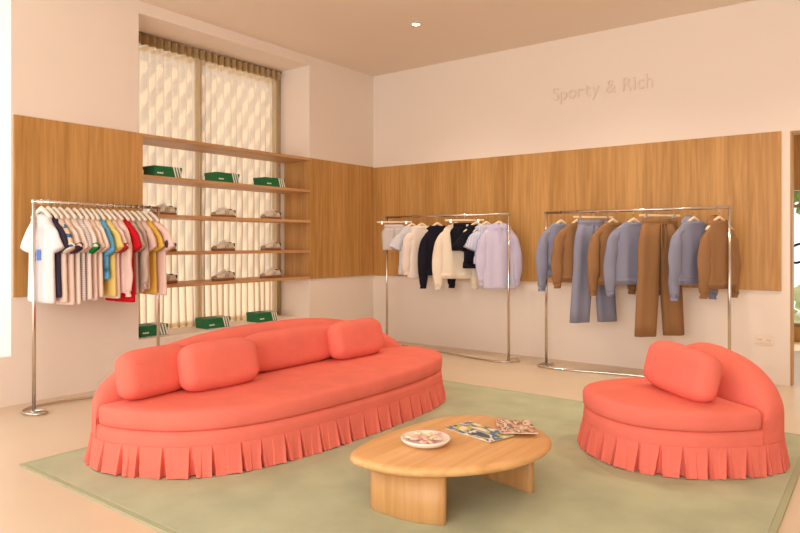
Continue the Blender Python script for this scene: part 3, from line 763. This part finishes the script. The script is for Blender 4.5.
# ---- middle rack
G = 'clothes on the middle rack'; FB = math.radians(52); yb = -.426
stripe_lav = striped('lavender_stripe', (196, 188, 216), (210, 203, 226), 0, 90)
stripe_blue = striped('blue_stripe', (170, 180, 216), (222, 222, 236), 0, 60)
def hang(kind, x, y, rz, lab, grp): put_hanger(kind, (x, y, HZ), rz, lab, grp)
GH = 'cream hangers on the middle rack'
trousers('shorts', 'pale grey shorts at the left end of the middle rack', 'shorts', G, (.67, yb, HZ - .092), FB - .5, (214, 204, 202), .30, .115, .13, .27, seed=2)
hang('bar', .67, yb, FB - .5, 'cream bar hanger carrying the pale grey shorts', GH)
top('t_shirt', 'pale blue-white short top between grey shorts and white sweater', 't-shirt', G, (.93, yb, HZ - .112), FB, (212, 212, 220), length=.56, width=.15, thick=.035)
hang('cream', .93, yb, FB, 'cream hanger in the pale blue-white top', GH)
top('sweater', 'off-white sweater left of the black cardigan', 'sweater', G, (1.07, yb, HZ - .112), FB, (236, 220, 208), length=.60, width=.16, thick=.04, long=True, sl=.85)
hang('cream', 1.07, yb, FB, 'cream hanger in the off-white sweater', GH)
top('cardigan', 'black long-sleeved cardigan between two pale sweaters', 'cardigan', G, (1.29, yb, HZ - .112), FB, (30, 28, 40), length=.56, width=.15, thick=.045, long=True, sl=1.12)
hang('cream', 1.29, yb, FB, 'cream hanger in the black cardigan', GH)
top('sweater', 'cream long-sleeved sweater in the centre of the middle rack', 'sweater', G, (1.54, yb, HZ - .112), FB - .2, (240, 226, 206), length=.57, width=.185, thick=.045, long=True, sl=1.12, hem=(240, 226, 206))
hang('cream', 1.54, yb, FB - .2, 'cream hanger in the cream sweater', GH)
trousers('shorts', 'black shorts hanging in front of the cream sweater', 'shorts', G, (1.66, yb - .02, HZ - .092), FB - .4, (26, 24, 32), .30, .115, .13, .27, seed=5)
hang('bar', 1.66, yb - .02, FB - .4, 'cream bar hanger carrying the black shorts', GH)
o = [o for o in COL.objects if o.get('label', '').startswith('black shorts hanging')][0]
b = BM(); box(b, .02, .06, -.042, -.03, -.04, -.012, .002); obj('care_label', b, fab((240, 236, 230)), o)
top('t_shirt', 'black knit top right of the black shorts', 't-shirt', G, (1.80, yb, HZ - .112), FB, (28, 26, 36), length=.47, width=.145, thick=.04)
hang('cream', 1.80, yb, FB, 'cream hanger in the black knit top', GH)
top('shirt', 'light blue striped short-sleeved shirt beside the lavender shirt', 'shirt', G, (1.92, yb, HZ - .112), FB, (190, 196, 224), length=.42, width=.13, thick=.035, body_mat=stripe_blue)
hang('cream', 1.92, yb, FB, 'cream hanger in the light blue striped shirt', GH)
top('shirt', 'lavender striped long-sleeved shirt at the right end of the middle rack', 'shirt', G, (2.075, yb, HZ - .112), FB - .25, (200, 192, 222), length=.68, width=.165, thick=.05, long=True, sl=1.0, body_mat=stripe_lav, extra=placket((200, 192, 222)), fold=.010)
hang('cream', 2.075, yb, FB - .25, 'cream hanger in the lavender striped shirt', GH)

# ---- right rack
G = 'clothes on the right rack'; FC = math.radians(58); yc = -.421
BLU, BRN = (140, 142, 164), (152, 112, 76); GH = 'cream hangers on the right rack'
R_ = [
 ('sweatshirt', 2.77, 'blue-grey sweatshirt at the left end of the right rack', 'sweatshirt', BLU, dict(width=.205, length=.52, sl=1.05), .0),
 ('sweatshirt', 2.94, 'brown sweatshirt second from the left on the right rack', 'sweatshirt', BRN, dict(width=.215, length=.55, sl=.98), .0),
 ('sweatshirt', 3.29, 'brown sweatshirt hanging just right of the blue-grey trousers', 'sweatshirt', BRN, dict(width=.215, length=.57, sl=1.08), .05),
 ('sweatshirt', 3.485, 'blue-grey crew-neck sweatshirt in the centre of the right rack', 'sweatshirt', BLU, dict(width=.225, length=.56, sl=1.08), -.12),
 ('hoodie', 4.01, 'blue-grey hoodie right of the brown trousers', 'hoodie', BLU, dict(width=.20, length=.54, sl=1.10, hood=True), .0),
 ('hoodie', 4.215, 'brown hoodie at the right end of the right rack', 'hoodie', BRN, dict(width=.155, length=.57, sl=1.05, hood=True), .02),
]
for nm, x, lab, cat, rgb, kw, da in R_:
    hang('cream', x, yc, FC + da, 'cream hanger in the ' + lab, GH)
    top(nm, lab, cat, G, (x, yc, HZ - .112), FC + da, rgb, thick=.048, long=True, hem=rgb, collar=rgb, fold=.008, **kw)
trousers('trousers', 'blue-grey straight trousers on the right rack', 'trousers', G, (3.10, yc, HZ - .092), FC - .1, BLU, .98, .16, .21, .30, split=.05, seed=3)
hang('bar', 3.10, yc, FC - .1, 'cream bar hanger carrying the blue-grey trousers', GH)
trousers('trousers', 'brown wide drawstring trousers on the right rack', 'trousers', G, (3.72, yc, HZ - .092), FC - .1, BRN, 1.06, .175, .21, .34, split=.05, draw=True, seed=4)
hang('bar', 3.72, yc, FC - .1, 'cream bar hanger carrying the brown trousers', GH)

# ------------------------------------------------------------------ wall sign, outlet, ceiling spot
t = thing('wall_sign', 'tone-on-tone raised shop name high on the back wall', 'sign', (2.50, 0, 2.78))
x = 0; size = .20
for chr_ in 'Sporty & Rich':
    if chr_ == ' ': x += .055; continue
    cu = bpy.data.curves.new('letter', 'FONT'); cu.body = chr_; cu.size = size; cu.extrude = .007
    tmp = bpy.data.objects.new('tmp', cu); COL.objects.link(tmp); bpy.context.view_layer.update()
    me = bpy.data.meshes.new_from_object(tmp.evaluated_get(bpy.context.evaluated_depsgraph_get())); bpy.data.objects.remove(tmp)
    xs = [v.co.x for v in me.vertices]; me.transform(Matrix.Translation((-min(xs), 0, 0))); me.transform(Matrix.Rotation(PI / 2, 4, 'X'))
    me.materials.clear(); me.materials.append(M['letter']); me.name = 'letter'
    o = bpy.data.objects.new('letter', me); COL.objects.link(o); o.parent = t; o.location = (x, -.006, 0); x += max(xs) - min(xs) + .020
t.scale = (1.06 / x,) * 3 if False else (1.06 / x, 1, 1)

t = thing('wall_socket', 'small cream double socket low on the back wall by the doorway', 'socket', (4.503, 0, .388))
b = BM(); box(b, -.075, .075, -.010, 0, -.045, .045, .003); obj('plate', b, M['outlet'], t)
for s in (-1, 1):
    b = BM(); box(b, s * .035 - .024, s * .035 + .024, -.014, -.008, -.028, .028, .003); o = obj('socket', b, M['outlet'], t)
    b = BM()
    for q in (-.008, .008): lathe(b, [(.0035, 0), (.0035, .002)], 8, (0, 0)); bmesh.ops.translate(b, verts=b.verts[-18:], vec=(q, 0, 0))
    b.transform(Matrix.Translation((s * .035, -.0145, 0)) @ Matrix.Rotation(PI / 2, 4, 'X')); obj('pin_hole', b, M['shoedark'], o)

def ceiling_spot(x, y, label, watts):
    t = thing('ceiling_spot', label, 'ceiling light', (x, y, H))
    b = BM(); lathe(b, [(.036, -.001), (.055, -.001), (.057, -.006), (.040, -.009), (.036, -.004)], 32); obj('ring', b, M['ceil'], t, True)
    b = BM(); lathe(b, [(.036, -.0035), (.036, -.005)], 24); obj('lens', b, M['glow'], t)
    l = bpy.data.lights.new('spot_beam', 'SPOT'); l.energy = watts; l.spot_size = 2.2; l.spot_blend = 1; l.color = (1, .84, .64); l.shadow_soft_size = .06
    o = bpy.data.objects.new('spot_beam', l); COL.objects.link(o); o.parent = t; o.location = (0, 0, -.02)
ceiling_spot(1.63, -1.322, 'small round recessed spotlight glowing in the ceiling', 90)
ceiling_spot(3.35, -1.322, 'added unseen recessed spotlight above the right clothes rack', 100)  # unseen spot, added to brighten the back wall and rack
ceiling_spot(5.10, -1.322, 'added unseen recessed spotlight near the doorway', 100)  # second unseen spot, added for more light on the back wall
